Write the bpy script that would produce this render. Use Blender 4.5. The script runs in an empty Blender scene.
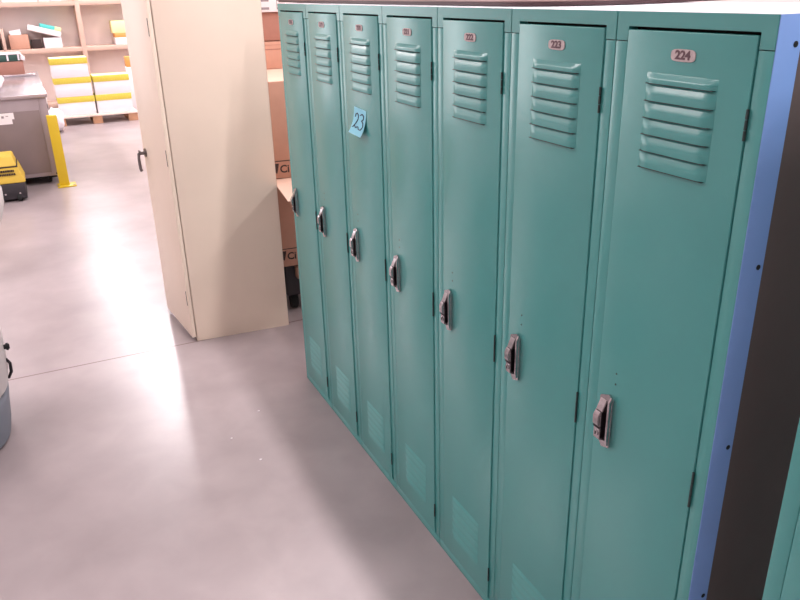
import bpy, bmesh, math, random
from mathutils import Matrix, Vector
random.seed(7)
SC = bpy.context.scene
COL = SC.collection
PI = math.pi

# ------------------------------------------------------------------ materials
def srgb(c):
    return tuple((x/255/12.92 if x/255 <= .04045 else ((x/255+.055)/1.055)**2.4) for x in c)

def mat(name, rgb, rough=.5, metal=0., spec=.5, noise=0., nscale=20., bump=0., bscale=60., coat=0., emit=None):
    m = bpy.data.materials.new(name); m.use_nodes = True
    nt = m.node_tree; b = nt.nodes['Principled BSDF']
    c = srgb(rgb) + (1,)
    b.inputs['Base Color'].default_value = c
    b.inputs['Roughness'].default_value = rough
    b.inputs['Metallic'].default_value = metal
    b.inputs['Specular IOR Level'].default_value = spec
    b.inputs['Coat Weight'].default_value = coat
    tc = nt.nodes.new('ShaderNodeTexCoord')
    if noise:
        n = nt.nodes.new('ShaderNodeTexNoise'); n.inputs['Scale'].default_value = nscale
        n.inputs['Detail'].default_value = 4
        nt.links.new(tc.outputs['Object'], n.inputs['Vector'])
        r = nt.nodes.new('ShaderNodeMapRange')
        r.inputs['From Min'].default_value = .25; r.inputs['From Max'].default_value = .75
        r.inputs['To Min'].default_value = 1-noise; r.inputs['To Max'].default_value = 1+noise
        nt.links.new(n.outputs['Fac'], r.inputs['Value'])
        mx = nt.nodes.new('ShaderNodeVectorMath'); mx.operation = 'SCALE'
        mx.inputs[0].default_value = c[:3]
        nt.links.new(r.outputs['Result'], mx.inputs['Scale'])
        nt.links.new(mx.outputs['Vector'], b.inputs['Base Color'])
    if bump:
        n2 = nt.nodes.new('ShaderNodeTexNoise'); n2.inputs['Scale'].default_value = bscale
        n2.inputs['Detail'].default_value = 3
        nt.links.new(tc.outputs['Object'], n2.inputs['Vector'])
        bp = nt.nodes.new('ShaderNodeBump'); bp.inputs['Strength'].default_value = bump
        bp.inputs['Distance'].default_value = .002
        nt.links.new(n2.outputs['Fac'], bp.inputs['Height'])
        nt.links.new(bp.outputs['Normal'], b.inputs['Normal'])
    return m

M = {}
M['teal'] = mat('teal_enamel', (72,155,152), .26, spec=.75, noise=.03, nscale=6, bump=.06, bscale=90)
M['teal_in'] = mat('locker_inside_dark', (26,44,44), .8)
M['top_sheen'] = mat('locker_top_sheen', (206,206,212), .5, noise=.05, nscale=9)  # pale colour paints the bright sheen on the locker tops
M['blue'] = mat('blue_enamel', (128,164,226), .5, noise=.04, nscale=8)
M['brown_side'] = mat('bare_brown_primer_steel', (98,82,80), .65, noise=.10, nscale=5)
M['black'] = mat('black_gap', (10,12,12), .9)
M['chrome'] = mat('worn_chrome', (186,182,184), .24, metal=1., noise=.12, nscale=120)
M['chrome_dark'] = mat('dark_latch_recess', (52,48,52), .35, metal=.8)
M['hinge'] = mat('hinge_steel_and_lip_shade', (34,58,58), .6)
M['plate'] = mat('copper_number_plate', (198,184,184), .45, metal=.1, noise=.12, nscale=300)
M['plate_ink'] = mat('engraved_dark_digit', (104,78,86), .6)
M['note'] = mat('pale_blue_paper', (150,222,242), .8)
M['ink'] = mat('navy_marker_ink', (22,30,72), .6)
M['beige'] = mat('beige_enamel', (238,220,202), .45, noise=.02, nscale=5)
M['handle'] = mat('grey_cast_handle', (120,116,118), .3, metal=.9)
M['card'] = mat('brown_cardboard', (198,152,132), .85, noise=.05, nscale=14)
M['card_dark'] = mat('reddish_cardboard', (172,124,110), .85, noise=.05, nscale=14)
M['card_light'] = mat('cream_and_lit_cardboard', (232,196,176), .85, noise=.04, nscale=14)
M['card_ink'] = mat('dark_print', (56,40,40), .7)
M['grey_ink'] = mat('grey_print', (150,140,146), .8)
M['white'] = mat('white_paperboard', (240,234,238), .7, noise=.02, nscale=9)
M['yellow_band'] = None
M['yellow'] = mat('yellow_paint', (208,178,34), .45, noise=.04, nscale=8)
M['yellow_plastic'] = mat('yellow_plastic', (216,184,72), .45)
M['yellow_pale'] = mat('pale_yellow_and_lid_sheen', (244,238,178), .7)
M['black_plastic'] = mat('black_plastic', (44,40,46), .5)
M['rubber'] = mat('black_rubber', (24,24,26), .8)
M['steel'] = mat('brushed_grey_steel', (158,146,150), .42, metal=.35, noise=.05, nscale=7)
M['steel_top'] = mat('shiny_steel_top', (190,182,186), .22, metal=.8, noise=.06, nscale=5)
M['steel_panel'] = mat('grey_brown_panel', (128,114,114), .5, metal=.15, noise=.05, nscale=7)
M['shelf'] = mat('pinkish_beige_shelf_board', (206,176,162), .7, noise=.06, nscale=6)
M['shelf_back'] = mat('pale_back_panel', (238,224,220), .8, noise=.05, nscale=3)
M['wood'] = mat('pallet_pine', (196,150,118), .8, noise=.15, nscale=12)
M['wood_pale'] = mat('bleached_pallet_board', (236,218,206), .8, noise=.08, nscale=12)
M['table'] = mat('pinkish_laminate', (234,206,204), .5, noise=.10, nscale=9)
M['table_edge'] = mat('dark_edge_band', (74,52,56), .5)
M['green'] = mat('dark_green_plastic', (46,82,74), .4, noise=.2, nscale=20)
M['turquoise'] = mat('turquoise_card', (90,205,200), .6)
M['orange'] = mat('orange_card', (226,160,90), .7)
M['cloth'] = mat('white_cloth', (238,230,234), .9, bump=.4, bscale=30)
M['cart_white'] = mat('off_white_plastic', (206,200,200), .45, noise=.03, nscale=6)
M['cart_grey'] = mat('blue_grey_bumper', (128,134,146), .6, noise=.04, nscale=9)
M['wall'] = mat('pale_wall_paint', (226,214,214), .9, noise=.03, nscale=2)
M['ceiling'] = mat('white_ceiling', (225,220,220), .9)
M['tan_wood'] = mat('tan_wood_block', (150,120,104), .8)

def mk_speckled():
    m = mat('yellow_speckled_print', (238,216,52), .6)
    nt = m.node_tree; b = nt.nodes['Principled BSDF']
    tc = nt.nodes['Texture Coordinate']
    v = nt.nodes.new('ShaderNodeTexVoronoi'); v.inputs['Scale'].default_value = 45
    nt.links.new(tc.outputs['Object'], v.inputs['Vector'])
    r = nt.nodes.new('ShaderNodeValToRGB')
    r.color_ramp.elements[0].position = .25; r.color_ramp.elements[0].color = srgb((226,208,96))+(1,)
    r.color_ramp.elements[1].position = .4; r.color_ramp.elements[1].color = srgb((222,204,78))+(1,)
    nt.links.new(v.outputs['Distance'], r.inputs['Fac'])
    nt.links.new(r.outputs['Color'], b.inputs['Base Color'])
    return m
M['yellow_band'] = mk_speckled()

def mk_floor():
    m = bpy.data.materials.new('polished_concrete'); m.use_nodes = True
    nt = m.node_tree; b = nt.nodes['Principled BSDF']; L = nt.links.new
    tc = nt.nodes.new('ShaderNodeTexCoord')
    def noise(scale, det, dist=0.):
        n = nt.nodes.new('ShaderNodeTexNoise'); n.inputs['Scale'].default_value = scale
        n.inputs['Detail'].default_value = det; n.inputs['Distortion'].default_value = dist
        L(tc.outputs['Object'], n.inputs['Vector']); return n
    n1 = noise(1.1, 2, 0.); n2 = noise(7, 6, .3)
    r1 = nt.nodes.new('ShaderNodeValToRGB')
    r1.color_ramp.elements[0].position = .1; r1.color_ramp.elements[0].color = srgb((116,105,106))+(1,)
    r1.color_ramp.elements[1].position = .9; r1.color_ramp.elements[1].color = srgb((186,173,175))+(1,)
    L(n1.outputs['Fac'], r1.inputs['Fac'])
    mr = nt.nodes.new('ShaderNodeMapRange')
    mr.inputs['From Min'].default_value = .05; mr.inputs['From Max'].default_value = .95
    mr.inputs['To Min'].default_value = .86; mr.inputs['To Max'].default_value = 1.14
    L(n2.outputs['Fac'], mr.inputs['Value'])
    sc = nt.nodes.new('ShaderNodeVectorMath'); sc.operation = 'SCALE'
    L(r1.outputs['Color'], sc.inputs[0]); L(mr.outputs['Result'], sc.inputs['Scale'])
    # saw-cut joint at x = JX running along y
    sx = nt.nodes.new('ShaderNodeSeparateXYZ'); L(tc.outputs['Object'], sx.inputs[0])
    a = nt.nodes.new('ShaderNodeMath'); a.operation = 'ADD'; a.inputs[1].default_value = .612
    L(sx.outputs['X'], a.inputs[0])
    ab = nt.nodes.new('ShaderNodeMath'); ab.operation = 'ABSOLUTE'; L(a.outputs[0], ab.inputs[0])
    lt = nt.nodes.new('ShaderNodeMath'); lt.operation = 'LESS_THAN'; lt.inputs[1].default_value = .0045
    L(ab.outputs[0], lt.inputs[0])
    mx = nt.nodes.new('ShaderNodeMix'); mx.data_type = 'RGBA'
    L(lt.outputs[0], mx.inputs['Factor']); L(sc.outputs['Vector'], mx.inputs[6])
    mx.inputs[7].default_value = srgb((112,92,92))+(1,)
    L(mx.outputs[2], b.inputs['Base Color'])
    rr = nt.nodes.new('ShaderNodeMapRange')
    rr.inputs['From Min'].default_value = .05; rr.inputs['From Max'].default_value = .95
    rr.inputs['To Min'].default_value = .29; rr.inputs['To Max'].default_value = .292
    L(n1.outputs['Fac'], rr.inputs['Value']); L(rr.outputs['Result'], b.inputs['Roughness'])
    n3 = noise(5, 3)
    bp = nt.nodes.new('ShaderNodeBump'); bp.inputs['Strength'].default_value = .05; bp.inputs['Distance'].default_value = .01
    L(n3.outputs['Fac'], bp.inputs['Height']); L(bp.outputs['Normal'], b.inputs['Normal'])
    return m
M['floor'] = mk_floor()

# ------------------------------------------------------------------ mesh builder
class MB:
    def __init__(s): s.bm = bmesh.new(); s.mats = []
    def mi(s, m):
        if m not in s.mats: s.mats.append(m)
        return s.mats.index(m)
    def box(s, x0, x1, y0, y1, z0, z1, m, bev=0., seg=2, mtx=None):
        i = s.mi(m); t = bmesh.new()
        r = bmesh.ops.create_cube(t, size=1.)
        for v in t.verts:
            v.co = Vector((x0+(v.co.x+.5)*(x1-x0), y0+(v.co.y+.5)*(y1-y0), z0+(v.co.z+.5)*(z1-z0)))
        if bev: bmesh.ops.bevel(t, geom=t.edges[:], offset=bev, segments=seg, affect='EDGES', profile=.5)
        s._merge(t, i, mtx); return s
    def cyl(s, p, q, r, m, seg=16, r2=None, bev=0.):
        i = s.mi(m); t = bmesh.new(); p = Vector(p); q = Vector(q); d = q-p
        bmesh.ops.create_cone(t, cap_ends=True, cap_tris=False, segments=seg, radius1=r, radius2=r if r2 is None else r2, depth=d.length)
        if bev:
            e = [e for e in t.edges if abs(e.verts[0].co.z-e.verts[1].co.z) < 1e-6]
            bmesh.ops.bevel(t, geom=e, offset=bev, segments=2, affect='EDGES')
        q_ = Vector((0,0,1)).rotation_difference(d.normalized())
        s._merge(t, i, Matrix.Translation((p+q)/2) @ q_.to_matrix().to_4x4()); return s
    def prism(s, pts, axis, a0, a1, m, bev=0., mtx=None):
        """pts: 2D outline; axis: extrusion axis 'x','y' or 'z'."""
        i = s.mi(m); t = bmesh.new()
        def P(u, v, w):
            return {'x': (w,u,v), 'y': (u,w,v), 'z': (u,v,w)}[axis]
        A = [t.verts.new(P(u, v, a0)) for u, v in pts]; B = [t.verts.new(P(u, v, a1)) for u, v in pts]
        t.faces.new(A); t.faces.new(B[::-1])
        n = len(pts)
        for k in range(n): t.faces.new((A[k], B[k], B[(k+1) % n], A[(k+1) % n]))
        bmesh.ops.recalc_face_normals(t, faces=t.faces[:])
        if bev: bmesh.ops.bevel(t, geom=t.edges[:], offset=bev, segments=2, affect='EDGES')
        s._merge(t, i, mtx); return s
    def loft(s, rings, m, closed=True, cap=True):
        i = s.mi(m); t = bmesh.new(); R = [[t.verts.new(p) for p in r] for r in rings]
        n = len(rings[0])
        for a, b in zip(R, R[1:]):
            for k in range(n if closed else n-1):
                t.faces.new((a[k], a[(k+1) % n], b[(k+1) % n], b[k]))
        if cap and closed: t.faces.new(R[0][::-1]); t.faces.new(R[-1])
        bmesh.ops.recalc_face_normals(t, faces=t.faces[:])
        s._merge(t, i, None); return s
    def tube(s, pts, r, m, seg=8):
        rings = []
        P = [Vector(p) for p in pts]
        for k, p in enumerate(P):
            d = (P[min(k+1, len(P)-1)] - P[max(k-1, 0)]).normalized()
            up = Vector((0,0,1)) if abs(d.z) < .9 else Vector((1,0,0))
            a = d.cross(up).normalized(); b = d.cross(a)
            rings.append([p + (a*math.cos(2*PI*j/seg) + b*math.sin(2*PI*j/seg))*r for j in range(seg)])
        return s.loft(rings, m)
    def mesh(s, me, m, mtx):
        t = bmesh.new(); t.from_mesh(me); s._merge(t, s.mi(m), mtx); return s
    def _merge(s, t, i, mtx):
        if mtx is not None: bmesh.ops.transform(t, matrix=mtx, verts=t.verts)
        for f in t.faces: f.material_index = i
        me = bpy.data.meshes.new('tmp'); t.to_mesh(me); t.free()
        s.bm.from_mesh(me); bpy.data.meshes.remove(me)
    def build(s, name, parent=None, loc=(0,0,0), rotz=0., smooth=True):
        me = bpy.data.meshes.new(name)
        bmesh.ops.recalc_face_normals(s.bm, faces=s.bm.faces[:])
        s.bm.to_mesh(me); s.bm.free()
        for m in s.mats: me.materials.append(m)
        if smooth:
            me.polygons.foreach_set('use_smooth', [True]*len(me.polygons))
            try: me.set_sharp_from_angle(angle=math.radians(35))
            except Exception: pass
        return link(name, me, parent, loc, rotz)

def link(name, me, parent=None, loc=(0,0,0), rotz=0.):
    o = bpy.data.objects.new(name, me); COL.objects.link(o)
    o.location = loc; o.rotation_euler = (0,0,rotz)
    if parent: o.parent = parent
    return o

def tag(o, label=None, cat=None, group=None, kind=None):
    if label: o['label'] = label
    if cat: o['category'] = cat
    if group: o['group'] = group
    if kind: o['kind'] = kind
    return o

def thing(name, loc, label, cat, group=None, rotz=0.):
    o = link(name, None, None, loc, rotz); o.empty_display_size = .1
    return tag(o, label, cat, group)

def copy_tree(o, parent=None):
    c = o.copy(); COL.objects.link(c)
    if parent: c.parent = parent
    for ch in list(o.children): copy_tree(ch, c)
    return c

def text_mesh(body, size, depth=.0004, shear=0., bold=0.):
    cu = bpy.data.curves.new('t', 'FONT'); cu.body = body; cu.size = size
    cu.extrude = depth; cu.align_x = 'CENTER'; cu.align_y = 'CENTER'; cu.shear = shear; cu.offset = bold
    cu.resolution_u = 3
    ob = bpy.data.objects.new('t', cu); COL.objects.link(ob)
    bpy.context.view_layer.update()
    dg = bpy.context.evaluated_depsgraph_get()
    me = bpy.data.meshes.new_from_object(ob.evaluated_get(dg), depsgraph=dg)
    bpy.data.objects.remove(ob); bpy.data.curves.remove(cu)
    return me
RX = Matrix.Rotation(PI/2, 4, 'X')                     # text facing -y
RFX = Matrix.Rotation(PI/2, 4, 'Z') @ RX                # text facing +x

# ------------------------------------------------------------------ camera
f_px = 755.02
cam = bpy.data.cameras.new('camera'); cam.sensor_fit = 'HORIZONTAL'; cam.sensor_width = 36
cam.lens = f_px/800*36; cam.clip_start = .02; cam.clip_end = 100
co = bpy.data.objects.new('camera', cam); COL.objects.link(co)
co.matrix_world = Matrix.Translation((2.84658, -.88084, 1.57809)) @ Matrix.Rotation(1.129727, 4, 'Z') @ Matrix.Rotation(1.178818, 4, 'X') @ Matrix.Rotation(-.0252106, 4, 'Z')
SC.camera = co

# ------------------------------------------------------------------ the room
def struct(o): o['kind'] = 'structure'; return o
struct(MB().box(-17, 6, -8, 6, -.1, 0, M['floor']).build('floor'))
struct(MB().box(-17.1, -17, -8, 6, 0, 4.6, M['wall']).build('wall_far'))
struct(MB().box(-17, 6, 6, 6.1, 0, 4.6, M['wall']).build('wall_right'))
struct(MB().box(6, 6.1, -8, 6, 0, 4.6, M['wall']).build('wall_near'))
struct(MB().box(-17, 6, -8.1, -8, 0, 4.6, M['wall']).build('wall_left'))
struct(MB().box(-17.1, 6.1, -8.1, 6.1, 4.6, 4.7, M['ceiling']).build('ceiling'))

# ------------------------------------------------------------------ lockers
W, H, D = .305, 1.5363, .42
SL, SR = .0295, .0265            # stile widths left / right of the door
DT, DB = 1.509, .031             # door top, bottom
G = .0011
cache = {}
def shared(key, fn):
    if key not in cache:
        o = fn(); cache[key] = o.data; bpy.data.objects.remove(o)
    return cache[key]

def body_mesh(last):
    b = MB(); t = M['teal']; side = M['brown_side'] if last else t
    y0 = .0205
    b.box(G, .004, y0, D, .0, H-.002, t)
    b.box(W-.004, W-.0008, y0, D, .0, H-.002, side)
    b.box(G, W-.0008, D-.003, D, 0, H-.002, t)
    b.box(G, W-.0008, .002, D, H-.003, H, M['top_sheen'], .0006)
    b.box(.004, W-.004, y0, D-.003, .025, .03, t)
    b.box(.004, W-.004, .3, .303, 0.03, H-.003, M['teal_in'])
    b.box(.004, W-.004, .024, .026, .03, H-.003, M['teal_in'])
    return b.build('body')
def frame_mesh():
    b = MB(); t = M['teal']; d = .02
    b.box(G, SL-G, 0, d, .0285, 1.4905, t, .0007)               # left stile
    b.box(W-SR+G, W-G*.6, 0, d, .0285, 1.4905, t, .0007)         # right stile
    # header with its two corner tabs
    pts = [(G,1.4918),(SL-G,1.4918),(SL-G,DT+.0045),(W-SR+G,DT+.0045),(W-SR+G,1.4918),(W-G*.6,1.4918),(W-G*.6,H-.0008),(G,H-.0008)]
    b.prism(pts, 'y', -.0004, d, t, .0006)
    b.box(G, W-G*.6, 0, d, .001, .0272, t, .0007)                 # bottom rail
    b.box(0, .004, .006, .018, .01, H-.01, M['black'])           # what shows in the seams
    b.box(.002, SL, .0185, .0235, .02, H-.01, M['black']); b.box(W-SR-.001, W-.002, .0185, .0235, .02, H-.01, M['black'])
    b.box(.002, W-.002, .0185, .0235, DT-.004, H-.01, M['black'])
    return b.build('frame')
LZ = [1.4325, 1.4063, 1.3801, 1.3541, 1.3278, 1.3016]
LZB = [.2265, .2015, .1765, .1515, .1265, .1015]
def louvre(b, zs, x0, x1, pitch, dep):
    m = M['teal']
    # curved outline from flush at the top, bulging outwards, dark strip paints the lip's shade
    h = pitch*.96
    prof = [(0,0),(.06*h,-.12*dep),(.20*h,-.36*dep),(.35*h,-.62*dep),(.48*h,-.84*dep),(.56*h,-.94*dep),(.64*h,-.99*dep),(.74*h,-dep),(h,-dep*1.0)]
    for n_, z in enumerate(zs):
        k_ = .62 if n_ == 0 else 1.
        rings = []
        for j in range(13):
            u = j/12; x = x0 + (x1-x0)*u
            e = min(u, 1-u)*(x1-x0); w = min(1., e/.011); w = math.sin(w*PI/2)
            rings.append([(x, y*w - .0026, z+(h - dz)*k_) for dz, y in prof])
        b.loft(rings, m, closed=False)
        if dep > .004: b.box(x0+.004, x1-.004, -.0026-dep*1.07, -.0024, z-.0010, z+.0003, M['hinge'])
def door_mesh():
    b = MB(); t = M['teal']
    b.box(SL+.0008, W-SR-.0008, -.0025, .0165, DB, DT, t, .0014, 3)
    louvre(b, LZ, .0815, .2235, .0262, .0058); louvre(b, LZB, .0835, .2235, .0250, .0030)
    return b.build('door')
def latch_mesh():
    b = MB(); c = M['chrome']
    # back plate, bevelled edge, pointed foot
    pts = [(.044,.772),(.060,.751),(.080,.757),(.080,.858),(.070,.868),(.046,.858)]
    b.prism(pts, 'y', -.0085, -.0025, c, .001)
    # raised right flange
    b.prism([(-.0145,.855),(-.0085,.866),(-.0085,.762),(-.0120,.762),(-.0145,.775)], 'x', .0745, .0795, c, .0008)
    # housing with a sloping top
    b.prism([(-.0205,.772),(-.0215,.826),(-.0085,.856),(-.0085,.766)], 'x', .049, .067, c, .0012)
    b.box(.0668, .0676, -.0195, -.0095, .775, .832, M['chrome_dark'])
    b.box(.0672, .0740, -.0100, -.0080, .768, .85, M['chrome_dark'])
    # lift trigger
    b.prism([(-.0255,.804),(-.0260,.822),(-.0205,.833),(-.0205,.801)], 'x', .050, .0655, c, .001)
    b.box(.0495, .0664, -.0225, -.0205, .7965, .8005, M['chrome_dark'])
    return b.build('latch')
def cyl_mesh():
    b = MB(); b.cyl((.058,-.0200,.785), (.058,-.0232,.785), .0062, M['chrome'], 18, bev=.0006)
    b.box(.0570, .0590, -.0237, -.0231, .7815, .7885, M['black'])
    return b.build('lock_cylinder')
def hinge_mesh(z, h):
    def f():
        b = MB(); x = W-SR
        for k in range(3):
            b.cyl((x,-.0024, z-h/2+k*h/3+.0006), (x,-.0024, z-h/2+(k+1)*h/3-.0006), .0021, M['hinge'], 10)
        return b.build('hinge')
    return f
def rivet_mesh():
    b = MB()
    for z in (.893,.915): b.cyl((.078,-.0021,z), (.078,-.0034,z), .0021, M['hinge'], 10, .0014)
    return b.build('rivet')
def plate_mesh(num):
    b = MB(); cx, cz = .152, 1.4765
    pts = [(cx+.024*math.copysign(abs(math.cos(a))**.45, math.cos(a)), cz+.0088*math.copysign(abs(math.sin(a))**.6, math.sin(a))) for a in [2*PI*k/28 for k in range(28)]]
    b.prism(pts, 'y', -.0043, -.0024, M['plate'], .0004)
    me = text_mesh(num, .0172, .0003, 0, .0006)
    b.mesh(me, M['plate_ink'], Matrix.Translation((cx,-.0046,cz)) @ RX @ Matrix.Diagonal((1.15,1,1,1)))
    bpy.data.meshes.remove(me)
    return b.build('number_plate')

def make_locker(x, num, label, last=False, plate=True, lx=0.):
    t = thing('locker', (x,0,0), label, 'locker', 'teal steel lockers in a row')
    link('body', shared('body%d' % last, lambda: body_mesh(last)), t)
    link('frame', shared('frame', frame_mesh), t)
    if last:
        b = MB().box(W-.0006, W+.0006, .0005, .0456, .001, H-.0008, M['blue'])
        for z in (1.498, 1.188, .878, .568, .258): b.cyl((W+.0004,.0355,z), (W+.0012,.0355,z), .0042, M['black'], 14)
        tag(b.build('side_flange', t), 'blue side flange with dark bolt holes')
    d = link('door', shared('door', door_mesh), t)
    tag(link('latch', shared('latch', latch_mesh), d, (lx,0,0)), 'worn chrome lift latch')
    link('lock_cylinder', shared('cyl', cyl_mesh), d, (lx,0,0))
    link('rivet', shared('rivet', rivet_mesh), d, (lx,0,0))
    for i, (z, h) in enumerate(((1.393,.044),(.79,.07),(.113,.045))): link('hinge', shared('hinge%d' % i, hinge_mesh(z, h)), d)
    if plate:
        o = plate_mesh(num); o.parent = d; tag(o, 'coppery number plate with dark digits')
    return t
LAB = ['teal locker at the far left end of the row, beside the brown cartons',
       'teal locker second from the far left end, plate just above its top vents',
       'teal locker with the pale blue note reading 23 stuck below its vents',
       'teal locker just to the right of the one with the blue note',
       'teal locker plated 222, third from the blue-edged end of the row',
       'teal locker plated 223, next to the blue-edged end locker',
       'teal locker plated 224, nearest in the row, with blue right edge']
for i in range(7):
    make_locker(i*W, str(218+i), LAB[i], last=(i == 6))
make_locker(2.2665, '225', 'dark sliver of a separate teal locker past the gap at the lower right corner', lx=.17)

# sticky note on the third locker
t = thing('sticky_note', (0,0,0), 'pale blue sticky note with handwritten 23, curled at the bottom', 'note')
NX, NZ0, NW, NH = .745, 1.2535, .088, .080
def note_p(u, v):                       # u across, v down the sheet, curling outwards
    y = -.0034 - .019*(v**2.4)
    return (NX-NW/2+NW*u - .010*v + .003*v*u, y, NZ0 - NH*v*(1-.05*v) - .004*u)
b = MB(); i = b.mi(M['note']); bm = b.bm
N = 12
vs = [[bm.verts.new(note_p(a/N, c/N)) for a in range(N+1)] for c in range(N+1)]
vb = [[bm.verts.new(Vector(note_p(a/N, c/N))+Vector((0,.0004,0))) for a in range(N+1)] for c in range(N+1)]
for c in range(N):
    for a in range(N):
        bm.faces.new((vs[c][a], vs[c+1][a], vs[c+1][a+1], vs[c][a+1]))
        bm.faces.new((vb[c][a], vb[c][a+1], vb[c+1][a+1], vb[c+1][a]))
for a in range(N):
    bm.faces.new((vs[0][a], vs[0][a+1], vb[0][a+1], vb[0][a])); bm.faces.new((vs[N][a+1], vs[N][a], vb[N][a], vb[N][a+1]))
    bm.faces.new((vs[a][0], vb[a][0], vb[a+1][0], vs[a+1][0])); bm.faces.new((vs[a][N], vs[a+1][N], vb[a+1][N], vb[a][N]))
b.build('sheet', t)
def stroke(pts):
    out = []
    for (u0,v0),(u1,v1) in zip(pts, pts[1:]):
        for k in range(4):
            s = k/4; p = note_p(u0+(u1-u0)*s, v0+(v1-v0)*s); out.append((p[0], p[1]-.0008, p[2]))
    p = note_p(*pts[-1]); out.append((p[0], p[1]-.0008, p[2])); return out
b = MB()
b.tube(stroke([(.16,.36),(.20,.25),(.31,.20),(.42,.27),(.42,.40),(.32,.55),(.18,.72),(.12,.76),(.24,.68),(.38,.74),(.50,.68)]), .0014, M['ink'])
b.tube(stroke([(.58,.24),(.70,.17),(.84,.22),(.84,.34),(.70,.43),(.84,.48),(.89,.62),(.78,.76),(.62,.76),(.54,.68)]), .0014, M['ink'])
tag(b.build('handwriting', t), 'dark blue handwritten number')

# round-cornered table top lying on the lockers
t = thing('table_top', (0,0,H), 'pinkish table top with dark edge lying on top of the lockers', 'table top')
def rc(x0, x1, y0, y1, r, n=10):
    P = []
    for cx, cy, a0 in ((x1-r,y0+r,-90),(x1-r,y1-r,0),(x0+.03,y1-.03,90),(x0+.03,y0+.03,180)):
        rr = r if cx > (x0+x1)/2 else .03
        for k in range(n+1):
            a = math.radians(a0+90*k/n); P.append((cx+rr*math.cos(a), cy+rr*math.sin(a)))
    return P
b = MB().prism(rc(-.165,1.60,.048,.66,.20), 'z', .0015, .009, M['table_edge'], 0); b.build('edge_band', t)
b = MB().prism(rc(-.16,1.592,.053,.655,.195), 'z', .009, .038, M['table'], .002); b.build('board', t)

# ------------------------------------------------------------------ beige cabinet
CR = -math.atan2(.034,.458)
t = thing('storage_cabinet', (-.615,-.351,0), 'tall beige metal storage cabinet with its right door slightly ajar', 'cabinet', rotz=CR)
CW, CD, CH = .914, .459, 1.83
b = MB(); m = M['beige']
b.box(-.0015, 0, 0, CD, 0, CH, m, .0005); b.box(-CW, -CW+.0015, 0, CD, 0, CH, m, .0005)
b.box(-CW, 0, CD-.002, CD, .0, CH, m); b.box(-CW, 0, 0, CD, CH-.002, CH, m, .0006)
b.box(-CW+.002, -.002, .01, CD-.003, .06, .063, m); b.box(-CW+.002, -.002, .045, .048, 0, .06, m)
for z in (.42,.78,1.14,1.5): b.box(-CW+.003, -.003, .03, CD-.003, z, z+.02, m)
b.box(-CW, -CW+.02, 0, .004, 0, CH, m, .0005); b.box(-.018, 0, 0, .004, 0, CH, m, .0005)
b.box(-CW, 0, 0, .004, CH-.03, CH, m, .0005); b.box(-CW, 0, 0, .004, 0, .02, m, .0005)
b.build('body', t)
def cab_door(sign):
    b = MB(); w = CW/2-.004
    if sign < 0: b.box(-w, 0, -.02, -.001, .022, CH-.012, m, .0015)
    else: b.box(0, w, -.02, -.001, .022, CH-.012, m, .0015)
    return b.build('door')
dr = cab_door(-1); dr.parent = t; dr.location = (-.001,-.0005,0); dr.rotation_euler = (0,0,math.radians(9.5))
b = MB(); hx = -CW/2+.048; hz = .862
b.cyl((hx,-.02,hz), (hx,-.026,hz), .021, M['handle'], 20, bev=.001); b.cyl((hx,-.026,hz), (hx,-.05,hz), .0085, M['handle'], 14)
b.tube([(hx+.006,-.05,hz+.012),(hx,-.054,hz),(hx-.004,-.056,hz-.03),(hx-.004,-.055,hz-.075),(hx-.002,-.051,hz-.088)], .0075, M['handle'], 10)
b.build('handle', dr)
for z in (.227, .9, 1.45):
    b = MB(); b.box(-.0115, -.0065, -.0216, -.0195, z-.036, z+.036, M['chrome_dark'], .0005); b.build('hinge', dr)
dl = cab_door(1); dl.parent = t; dl.location = (-CW+.001,-.0005,0)
for z in (.227, .9, 1.45):
    b = MB(); b.box(.0065, .0115, -.0216, -.0195, z-.036, z+.036, M['chrome_dark'], .0005); b.build('hinge', dl)

# ------------------------------------------------------------------ cartons behind the cabinet
def carton(b, x0, x1, y0, y1, z0, z1, m, tape=True):
    b.box(x0, x1, y0, y1, z0, z1, m, .004)
    ym = (y0+y1)/2
    if tape: b.box(x0+.01, x1-.01, ym-.03, ym+.03, z1-.0002, z1+.0006, M['card_light'])
PX = -.70
gr = 'cartons stacked between the cabinet and the lockers'
def ci_print(x, y, z, s=1.):
    b = MB()
    b.box(x, x+.0008, y-.12, y+.3, z+.043*s, z+.047*s, M['card_ink'])
    b.prism([(y-.060,z+.034*s),(y-.024,z+.034*s),(y-.030,z+.004),(y-.036,z-.016*s),(y-.060,z+.010)], 'x', x, x+.0008, M['card_ink'])
    me = text_mesh('Ci', .052*s, .0004, 0, .0012)
    b.mesh(me, M['card_ink'], Matrix.Translation((x+.0004, y+.003, z+.004)) @ RFX); bpy.data.meshes.remove(me)
    return b
# bottom carton with an open flap
t = thing('cardboard_carton', (PX,.14,.27), 'bottom brown carton with its cream flap folded out beside the lockers', 'carton', gr, CR)
b = MB(); carton(b, -.72, 0, 0, .52, 0, .452, M['card'], False); b.build('box', t)
b = MB()
b.prism([(0,0),(.145,-.028),(.43,-.045),(.46,.20),(.44,.5),(0,.5)], 'z', .4525, .4565, M['card_light'])
tag(b.build('flap', t), 'cream inner side of the open flap')
ci_print(0.0002, .044, .050).build('printed_mark', t)
t = thing('cardboard_carton', (PX,.140,.7285), 'large brown carton marked Ci standing on the bottom carton', 'carton', gr, CR)
b = MB(); carton(b, -.95, 0, 0, .52, 0, .458, M['card'], False)
b.box(-.945, -.005, .005, .515, .4572, .4585, M['card_light'], 0); b.build('box', t)  # cream sheet paints the light falling on the carton's top
ci_print(0.0002, .044, .040).build('printed_mark', t)
t = thing('flat_carton', (-1.30,.2,1.188), 'flat brown carton lying on the large carton, lower of the pair', 'carton', gr, CR)
b = MB(); carton(b, -.5, 0, 0, .5, 0, .140, M['card']); b.build('box', t)
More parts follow.
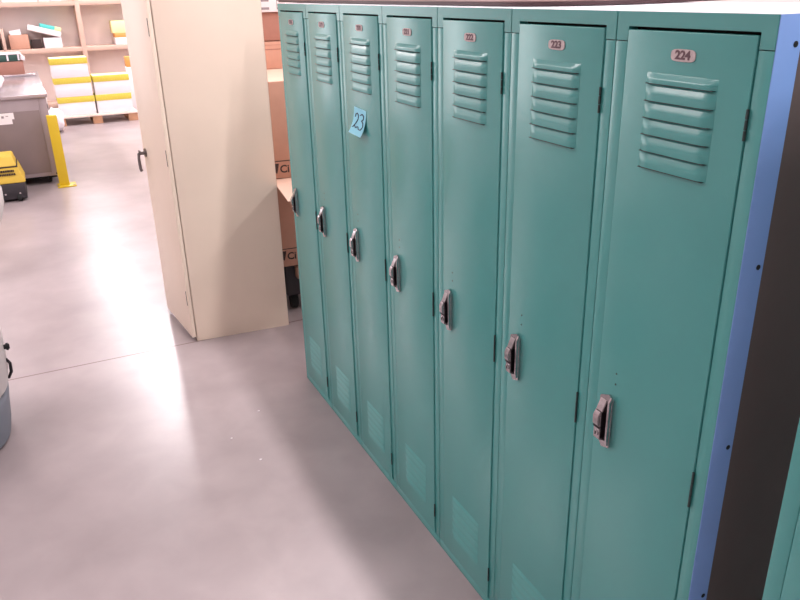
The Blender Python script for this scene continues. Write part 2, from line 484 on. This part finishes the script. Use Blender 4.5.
b = MB(); b.box(0, .0008, .02, .48, .098, .104, M['card_dark']); b.box(0, .0008, .0, .5, .122, .124, M['card_dark']); b.build('tape_strip', t)
t = thing('flat_carton', (-1.31,.2,1.332), 'darker flat brown carton just under the white printed box', 'carton', gr, CR)
b = MB(); carton(b, -.5, 0, 0, .5, 0, .142, M['card_dark']); b.build('box', t)
t = thing('white_printed_box', (-1.29,.19,1.476), 'white printed box on top of the brown cartons', 'box', None, CR)
b = MB(); b.box(-.5, 0, 0, .5, 0, .22, M['white'], .003); b.build('box', t)
for (y0_, y1_, hh) in ((.04,.16,.012),(.2,.3,.010),(.36,.47,.008)):
    b = MB()
    for k in range(5): b.box(0, .0008, y0_, y1_, .012+.04*k, .012+.04*k+hh, M['grey_ink'])
    b.box(0, .0007, y0_, y0_+.003, .012, .18, M['grey_ink']); b.build('printed_mark', t)
# low black dolly carrying them
t = thing('dolly', (PX,.14,0), 'low black dolly under the brown cartons', 'dolly', None, CR)
b = MB(); b.box(-.62, -.02, .01, .52, .10, .268, M['black_plastic'], .006)
for yy in (.08,.13): b.cyl((-.0201,yy,.20), (-.018,yy,.20), .007, M['white'], 12)
b.build('deck', t)
b = MB(); b.box(-.02, .03, .06, .36, .205, .265, M['tan_wood'], .004); tag(b.build('wooden_block', t), 'tan wooden block')
for (xx, yy) in ((-.10,.06),(-.10,.46),(-.54,.06),(-.54,.46)):
    b = MB(); b.cyl((xx,yy-.018,.045), (xx,yy+.018,.045), .045, M['rubber'], 20, bev=.004)
    b.box(xx-.02, xx+.02, yy-.024, yy+.024, .07, .102, M['black_plastic'], .003); b.build('caster', t)

# ------------------------------------------------------------------ steel counter
t = thing('steel_counter', (-4.64,0,.0), 'long grey steel counter behind the yellow post', 'counter')
CY1 = -.735; CY0 = -2.6
b = MB(); b.box(-2.35, 0, CY0, CY1, .075, .765, M['steel'], .004); b.build('body', t)
b = MB(); b.box(0, .006, CY0+.1, CY1-.072, .11, .66, M['steel_panel'], .002); tag(b.build('front_panel', t), 'darker recessed front panel')
b = MB(); b.box(0, .0035, CY1-.066, CY1-.003, .085, .762, M['steel'], .002); b.box(0.0036, .005, CY1-.035, CY1-.003, .085, .10, M['black']); b.build('corner_post', t)
b = MB(); b.box(-2.38, .03, CY0-.02, CY1+.012, .765, .80, M['steel_top'], .006, 3)
b.build('counter_top', t)
b = MB(); b.box(-1.80, -1.78, CY0, CY1-.02, .80, .822, M['steel_top'], .004); b.build('back_rim', t)
b = MB(); b.box(-2.3, -.05, CY0+.05, CY1-.03, .05, .0749, M['black'], .003); b.build('base', t)
for yy in (CY1-.09, CY1-.9):
    for xx in (-.12, -2.1):
        b = MB(); b.cyl((xx,yy-.012,.026), (xx,yy+.012,.026), .026, M['rubber'], 18, bev=.003)
        b.cyl((xx,yy+.0121,.026), (xx,yy+.015,.026), .009, M['steel_top'], 12); b.build('caster', t)
b = MB(); b.box(.0062, .0078, -1.30, -1.015, .60, .655, M['white']); b.box(.0062, .0078, -1.28, -1.035, .56, .60, M['white'])
for k in range(7): b.box(.0078, .0082, -1.29+.035*k, -1.27+.035*k, .625-.006*(k % 3), .632, M['grey_ink'])
tag(b.build('paper_label', t), 'white paper label')

t = thing('cardboard_tray', (-6.46,-1.06,.8005), 'brown cardboard tray on the rear of the steel counter', 'tray')
b = MB(); b.box(-.25, 0, -.35, .21, 0, .15, M['card_dark'], .004); b.build('box', t)
t = thing('wrapped_pack', (-6.46,-1.06,.951), 'dark green pack under white film on the cardboard tray', 'pack')
b = MB(); b.box(-.25, -.01, -.34, .19, 0, .07, M['green'], .012)
b.build('contents', t)
b = MB(); b.box(-.26, -.002, -.345, .2, .071, .082, M['cloth'], .004)
for yy in (-.2,-.08,.06,.165): b.box(-.0098, -.006, yy, yy+.018, .01, .0709, M['cloth'], .001)
b.prism([(.192,.02),(.2,.07),(.235,.03),(.232,.0)], 'x', -.2, -.003, M['cloth'])
tag(b.build('film_wrap', t), 'white film wrap')

def blob(b, c, r, m, seed, n=18, k=10, amp=.25):
    rnd = random.Random(seed); ph = [rnd.uniform(0, 6.28) for _ in range(6)]; rings = []
    for i in range(k+1):
        th = PI*(.02+.96*i/k); ring = []
        for j in range(n):
            a = 2*PI*j/n
            q = 1+amp*(.5*math.sin(3*a+ph[0]+2*th)+.3*math.sin(5*a+ph[1]-3*th)+.2*math.sin(7*a+ph[2]+4*th))
            z = c[2]+r[2]*math.cos(th)*q*.9
            ring.append((c[0]+r[0]*math.sin(th)*math.cos(a)*q, c[1]+r[1]*math.sin(th)*math.sin(a)*q, max(z, c[2]-r[2]*.8)))
        rings.append(ring)
    b.loft(rings, m)
b = MB(); blob(b, (0,0,.06), (.26,.12,.075), M['cloth'], 3)
tag(b.build('crumpled_cloth', None, (-5.35,-1.17,.80)), 'crumpled white cloth lying on the steel counter top', 'cloth')

# ------------------------------------------------------------------ yellow guard post
t = thing('guard_post', (-4.50,-.722,0), 'yellow steel guard post bolted down in front of the counter', 'post')
b = MB(); b.box(-.03, .03, -.042, .042, .012, .625, M['yellow'], .004); b.build('post', t)
b = MB(); b.box(-.08, .08, -.06, .095, 0, .012, M['yellow'], .002); b.build('base_plate', t)
for yy in (-.05,.078):
    b = MB(); b.cyl((.06,yy,.012), (.06,yy,.02), .009, M['chrome'], 6); b.build('bolt', t)

# ------------------------------------------------------------------ yellow and black chest
t = thing('tool_chest', (-4.10,-1.03,0), 'yellow and black wheeled chest on the floor before the counter', 'chest')
b = MB(); b.box(-.38, 0, -.72, .0, .02, .155, M['black_plastic'], .008)
for yy in (-.05,-.16): b.cyl((0,yy,.07), (.004,yy,.07), .008, M['chrome'], 10)
b.build('base', t)
def frus(z0, z1, a, c, m_, bev=.006):
    b = MB(); i = b.mi(m_); t_ = bmesh.new()
    r = bmesh.ops.create_cube(t_, size=1.)
    for v in t_.verts:
        q = a if v.co.z < 0 else c
        v.co = Vector((q[0] if v.co.x < 0 else q[1], q[2] if v.co.y < 0 else q[3], z0 if v.co.z < 0 else z1))
    bmesh.ops.bevel(t_, geom=t_.edges[:], offset=bev, segments=3, affect='EDGES')
    b._merge(t_, i, None); return b
frus(.156, .285, (-.38,0,-.72,.010), (-.37,-.012,-.70,-.028), M['yellow_plastic']).build('lower_case', t)
frus(.291, .372, (-.36,-.016,-.7,-.036), (-.31,-.045,-.66,-.055), M['yellow_plastic']).build('lid', t)
b = MB(); b.box(-.35, -.014, -.69, -.03, .284, .292, M['black_plastic']); b.build('seam', t)
b = MB()
rnd = random.Random(5)
for k, (z, y1_) in enumerate(((.258,-.062),(.230,-.055))):
    y = -.19
    while y < y1_:
        w = rnd.uniform(.008,.014); b.box(-.010, .0005, y, min(y+w, y1_), z-.008, z+.008, M['card_ink'], .001); y += w+.003
b.box(-.010, .0005, -.26, -.20, .225, .27, M['card_ink'], .002)
tag(b.build('printed_mark', t), 'dark illegible lettering')
for yy in (-.06,-.66):
    b = MB(); b.cyl((-.01,yy-.018,.03), (-.01,yy+.018,.03), .03, M['rubber'], 20, bev=.003); b.build('wheel', t)

# ------------------------------------------------------------------ pallet and paper cartons
PA = -8.12
t = thing('wooden_pallet', (PA,-.60,0), 'wooden pallet under the yellow and white paper cartons', 'pallet')
for k in range(6):
    b = MB(); x1 = .02-.178*k; b.box(x1-.13, x1, 0, 1.03, .098, .12, M['wood_pale'], .002)
    if k == 0:
        for yy in (.18,.22,.43,.46,.68,.71,.9,.93): b.cyl((x1-.06,yy,.12), (x1-.06,yy,.1215), .008, M['rubber'], 8)
    b.build('deck_board', t)
for k, yy in enumerate((.0,.455,.91)):
    b = MB(); b.box(-.98, .01, yy, yy+.12, .0, .018, M['wood'], .001); b.build('bottom_board', t)
    for xx in (0,-.44,-.86):
        b = MB(); b.box(xx-.11, xx, yy, yy+.12, .018, .098, M['wood'], .002); b.build('block', t)
def paper_carton(x, y, z, label):
    t = thing('paper_carton', (x,y,z), label, 'carton', 'yellow and white paper cartons on the pallet')
    w, h, d = .455, .240, .32
    link('box', shared('pc_box', lambda: MB().box(-d+.006, -.006, .006, w-.006, 0, .166, M['white'], .003).build('box')), t)
    l = link('lid', shared('pc_lid', lambda: MB().box(-d, 0, 0, w, .164, h, M['yellow_band'], .003).build('lid')), t)
    tag(l, 'yellow speckled lid')
    link('lid_top_highlight', shared('pc_top', lambda: MB().box(-d+.004, -.004, .004, w-.004, h, h+.001, M['yellow_pale']).build('lid_top_highlight')), t)  # pale sheet paints the highlight on top of the lid
for k, s in enumerate(('bottom','middle','top')):
    paper_carton(PA-.02+.006*k, -.545-.006*k+.01, .1215+.2415*k, 'yellow-lidded white paper carton, %s of the three-high left stack' % s)
for k, s in enumerate(('bottom','top')):
    paper_carton(PA-.02, -.068+.004*k, .1215+.2415*k, 'yellow-lidded white paper carton, %s of the two-high right stack' % s)
b = MB(); blob(b, (0,0,.10), (.16,.115,.16), M['cloth'], 11, amp=.3)
tag(b.build('white_bag', None, (-7.72,-.62,.03)), 'crumpled white bag on the floor between yellow post and pallet', 'bag')
b = MB(); b.box(-.3, 0, -.30, .0, 0, .17, M['card_dark'], .004); 
tag(b.build('brown_box', None, (-8.45,-.66,.34)), 'small brown box left of the three-high paper carton stack', 'box')
t = thing('dark_crate', (-8.42,-.70,0), 'dark low crate under the small brown box by the paper cartons', 'crate')
b = MB(); b.box(-.34, 0, -.34, .05, .0, .339, M['white'], .004); b.build('body', t)
b = MB(); b.box(0, .003, -.02, .045, .2, .27, M['rubber']); b.build('opening', t)

# ------------------------------------------------------------------ shelving
SX0, SX1 = -9.50, -9.18
t = thing('shelving_unit', (SX1,0,0), 'long pinkish beige shelving against the back of the hall', 'shelving')
Y0, Y1 = -3.1, 2.2
for z in (.12,.855,1.458,2.05):
    b = MB(); b.box(SX0-SX1, .0, Y0, Y1, z-.0, z+.062, M['shelf'], .003); b.build('shelf', t)
for y in (Y0,-1.63,-.055,1.1,Y1-.06):
    b = MB(); b.box(SX0-SX1, .006, y, y+.06, 0, 2.2, M['shelf'], .003); b.build('upright', t)
b = MB(); b.box(SX0-SX1-.03, SX0-SX1, Y0, Y1, 0, 2.2, M['shelf_back']); b.build('back_panel', t)
b = MB(); b.box(-.3, .003, -1.045, -1.005, .918, 1.19, M['shelf'], .002); b.build('divider', t)

SZ = .9175
def bx(name, x0, x1, y0, y1, z0, z1, m_, label, cat, group=None, bev=.004, rz=0.):
    b = MB(); b.box(x0-x1, 0, 0, y1-y0, 0, z1-z0, m_, bev)
    return tag(b.build(name, None, (x1,y0,z0), rz), label, cat, group)
# open brown box with paper, papers and binder on the middle shelf
t = thing('open_brown_box', (-9.22,-.96,SZ), 'open brown box of papers on the left bay of the shelf', 'box')
b = MB()
b.box(-.24, 0, 0, .25, 0, .006, M['card'])
for a in ((-.24,-.235,0,.25),(-.005,0,0,.25),(-.24,0,0,.005),(-.24,0,.245,.25)): b.box(*a, 0, .19, M['card'], .001)
b.build('box', t)
b = MB(); b.box(-.2, -.03, .05, .19, .02, .235, M['white'], .002, mtx=Matrix.Rotation(.12, 4, 'X')); b.build('paper', t)
bx('black_book', -9.40, -9.24, -1.23, -1.07, SZ, 1.15, M['rubber'], 'black bundle on the shelf left of the small divider', 'bundle')
bx('dark_pouch', -9.42, -9.24, -.69, -.56, SZ, 1.03, M['card_ink'], 'dark brown pouch between the open box and the paper pile', 'pouch')
bx('paper_stack', -9.45, -9.20, -.53, -.30, SZ, 1.05, M['white'], 'white paper stack under the tilted papers on the shelf', 'paper')
b = MB(); b.box(-.22, 0, 0, .42, 0, .07, M['white'], .003, mtx=Matrix.Rotation(-.28, 4, 'X'))
tag(b.build('tilted_papers', None, (-9.20,-.71,1.168)), 'slanted white paper bundle leaning over the shelf pile', 'paper')
b = MB(); b.box(-.2, 0, 0, .19, 0, .045, M['turquoise'], .003, mtx=Matrix.Rotation(-.27, 4, 'X'))
b.box(-.2, 0, .19, .27, 0, .045, M['yellow_pale'], .003, mtx=Matrix.Rotation(-.27, 4, 'X'))
tag(b.build('turquoise_binder', None, (-9.21,-.55,1.200)), 'turquoise and yellow binder lying on the slanted papers', 'binder')
# white boxes on the upper shelf
for k, (y0_, y1_) in enumerate(((-1.3,-.965),(-.95,-.51),(-.495,-.36),(-.345,-.215))):
    bx('white_file_box', -9.48, -9.22, y0_, y1_, 1.5205, 1.72, M['white'],
       ('white box at the far left of the upper shelf','widest white box on the upper shelf','narrow white box on the upper shelf, right of the widest one','narrow white box nearest the shelf upright on the upper shelf')[k],
       'box', 'white boxes on the upper shelf')
# bits at the right of the shelf, partly behind the beige cabinet
bx('yellow_white_box', -9.45, -9.20, .385, .60, 1.075, 1.24, M['yellow_pale'], 'pale yellow box at the top of the pile behind the beige cabinet', 'box')
bx('orange_box', -9.45, -9.20, .41, .60, 1.015, 1.0745, M['orange'], 'flat orange box in the pile behind the beige cabinet', 'box')
bx('white_pile_box', -9.45, -9.20, .41, .60, SZ, 1.0145, M['white'], 'white box at the bottom of the pile behind the beige cabinet', 'box')
b = MB(); 
b.box(-.12, 0, 0, .10, 0, .60, M['white'], .004); tag(b.build('upright_roll', None, (-8.72,.44,.04)), 'pale upright roll leaning right of the two-high paper cartons', 'roll')
bx('orange_bin', -8.9, -8.74, .45, .6, .642, .78, M['orange'], 'orange box on top of the pale roll by the paper cartons', 'box')
bpy.data.objects['orange_bin'].location.x = -8.73

# ------------------------------------------------------------------ plastic utility cart at the left edge
t = thing('utility_cart', (-.16,-1.435,0), 'off-white rounded plastic cart with blue-grey bumper at the left edge', 'cart')
def ring(z, r, n=40, e=.8):
    r -= .022 if z < .21 else .032
    return [(r*math.copysign(abs(math.cos(a))**e, math.cos(a)), r*math.copysign(abs(math.sin(a))**e, math.sin(a)), z) for a in [2*PI*k/n for k in range(n)]]
b = MB().loft([ring(z, r) for z, r in ((.0,.262),(.012,.278),(.06,.288),(.13,.296),(.17,.302),(.19,.300),(.20,.292))], M['cart_grey']); tag(b.build('bumper', t), 'blue-grey rubber bumper')
b = MB().loft([ring(z, r) for z, r in ((.2,.290),(.215,.318),(.26,.327),(.36,.331),(.44,.330),(.5,.322),(.56,.305),(.60,.30),(.68,.32),(.74,.372),(.80,.405),(.86,.430),(.90,.442),(.935,.444),(.955,.436),(.96,.42))], M['cart_white']); b.build('body', t)
for (z, dx) in ((.355,.0),):
    b = MB(); b.cyl((dx+.02,.288,z), (dx+.02,.304,z), .009, M['chrome_dark'], 12); b.cyl((dx+.02,.302,z), (dx+.02,.318,z), .014, M['rubber'], 14, bev=.004); b.build('knob', t)
b = MB(); b.tube([(.02,.290,.225),(.02,.304,.25),(.02,.306,.285),(.02,.296,.305)], .006, M['chrome_dark']); b.build('clip', t)
b = MB(); b.box(-.01, .05, .262, .288, .49, .60, M['rubber'], .004); b.build('latch', t)

# crumbs of white on the floor
for k, (x, y) in enumerate(((.33,-.42),(.52,-.36),(.18,-.27))):
    b = MB(); blob(b, (0,0,.0018), (.004,.005,.0022), M['cloth'], 20+k, 8, 5)
    tag(b.build('paper_scrap', None, (x,y,0)), 'tiny white paper scrap on the concrete in front of the lockers', 'scrap', 'paper scraps on the floor')

# ------------------------------------------------------------------ light
def area(name, loc, sx, sy, power, col=(1,.95,.95), rot=(0,0,0)):
    l = bpy.data.lights.new(name, 'AREA'); l.shape = 'RECTANGLE'; l.size = sx; l.size_y = sy
    l.energy = power; l.color = col
    o = bpy.data.objects.new(name, l); COL.objects.link(o); o.location = loc; o.rotation_euler = rot
    return o
LC = (1,.93,.94)
# tube rows running along the hall, with added fills marked
area('ceiling_tube_and_fill', (-12.1,-.02,4.0), 3.6, .14, 125, LC)
area('ceiling_tube_and_fill', (-8.45,.36,4.0), 2.2, .14, 165, LC)
area('ceiling_tube_and_fill', (-5.6,.36,4.0), 2.2, .16, 45, LC)
area('ceiling_tube_and_fill', (-3.0,.36,4.0), 2.0, .16, 20, LC)
area('ceiling_tube_and_fill', (-.5,.42,4.0), 2.0, .14, 50, LC)
area('ceiling_tube_and_fill', (2.2,.42,4.0), 2.0, .14, 62, LC)
area('ceiling_tube_and_fill', (4.8,.42,4.0), 2.0, .14, 105, LC)  # unseen lamp added to brighten the cabinet's right side
area('ceiling_tube_and_fill', (-.5,-1.15,4.0), 2.2, .14, 18, LC)  # unseen fill added to light the louvres and locker fronts
for x in (-14.5,-11.5,-8.5): area('ceiling_tube_and_fill', (x,-3.4,4.0), 1.9, .30, 140, LC)
area('ceiling_tube_and_fill', (-5.5,-3.4,4.0), 1.9, .30, 60, LC)
area('ceiling_tube_and_fill', (-2.3,-3.4,4.0), 2.4, .60, 110, LC)  # unseen lamp, widened to throw glints on the louvres
for x in (.7,3.4): area('ceiling_tube_and_fill', (x,-3.4,4.0), 1.9, .3, 18, LC)
for x in (-11.5,-7.5,-3.5): area('ceiling_tube_and_fill', (x,3.4,4.0), 1.9, .30, 105, LC)
area('ceiling_tube_and_fill', (1.3,3.5,4.0), 1.5, .14, 120, LC)
# unseen fill added for haze and sheen on the lockers, no opening there
area('sheen_fill', (-14.5,-6.2,2.2), 3.6, 3.4, 130, (.93,.97,1), (0,-PI/2,math.radians(12)))

w = bpy.data.worlds.new('world'); SC.world = w; w.use_nodes = True
w.node_tree.nodes['Background'].inputs['Color'].default_value = (.9,.85,.88,1)
w.node_tree.nodes['Background'].inputs['Strength'].default_value = .3

SC.view_settings.view_transform = 'Standard'; SC.view_settings.look = 'None'
SC.view_settings.gamma = 1; SC.view_settings.use_curve_mapping = False
SC.view_settings.exposure = 0.18
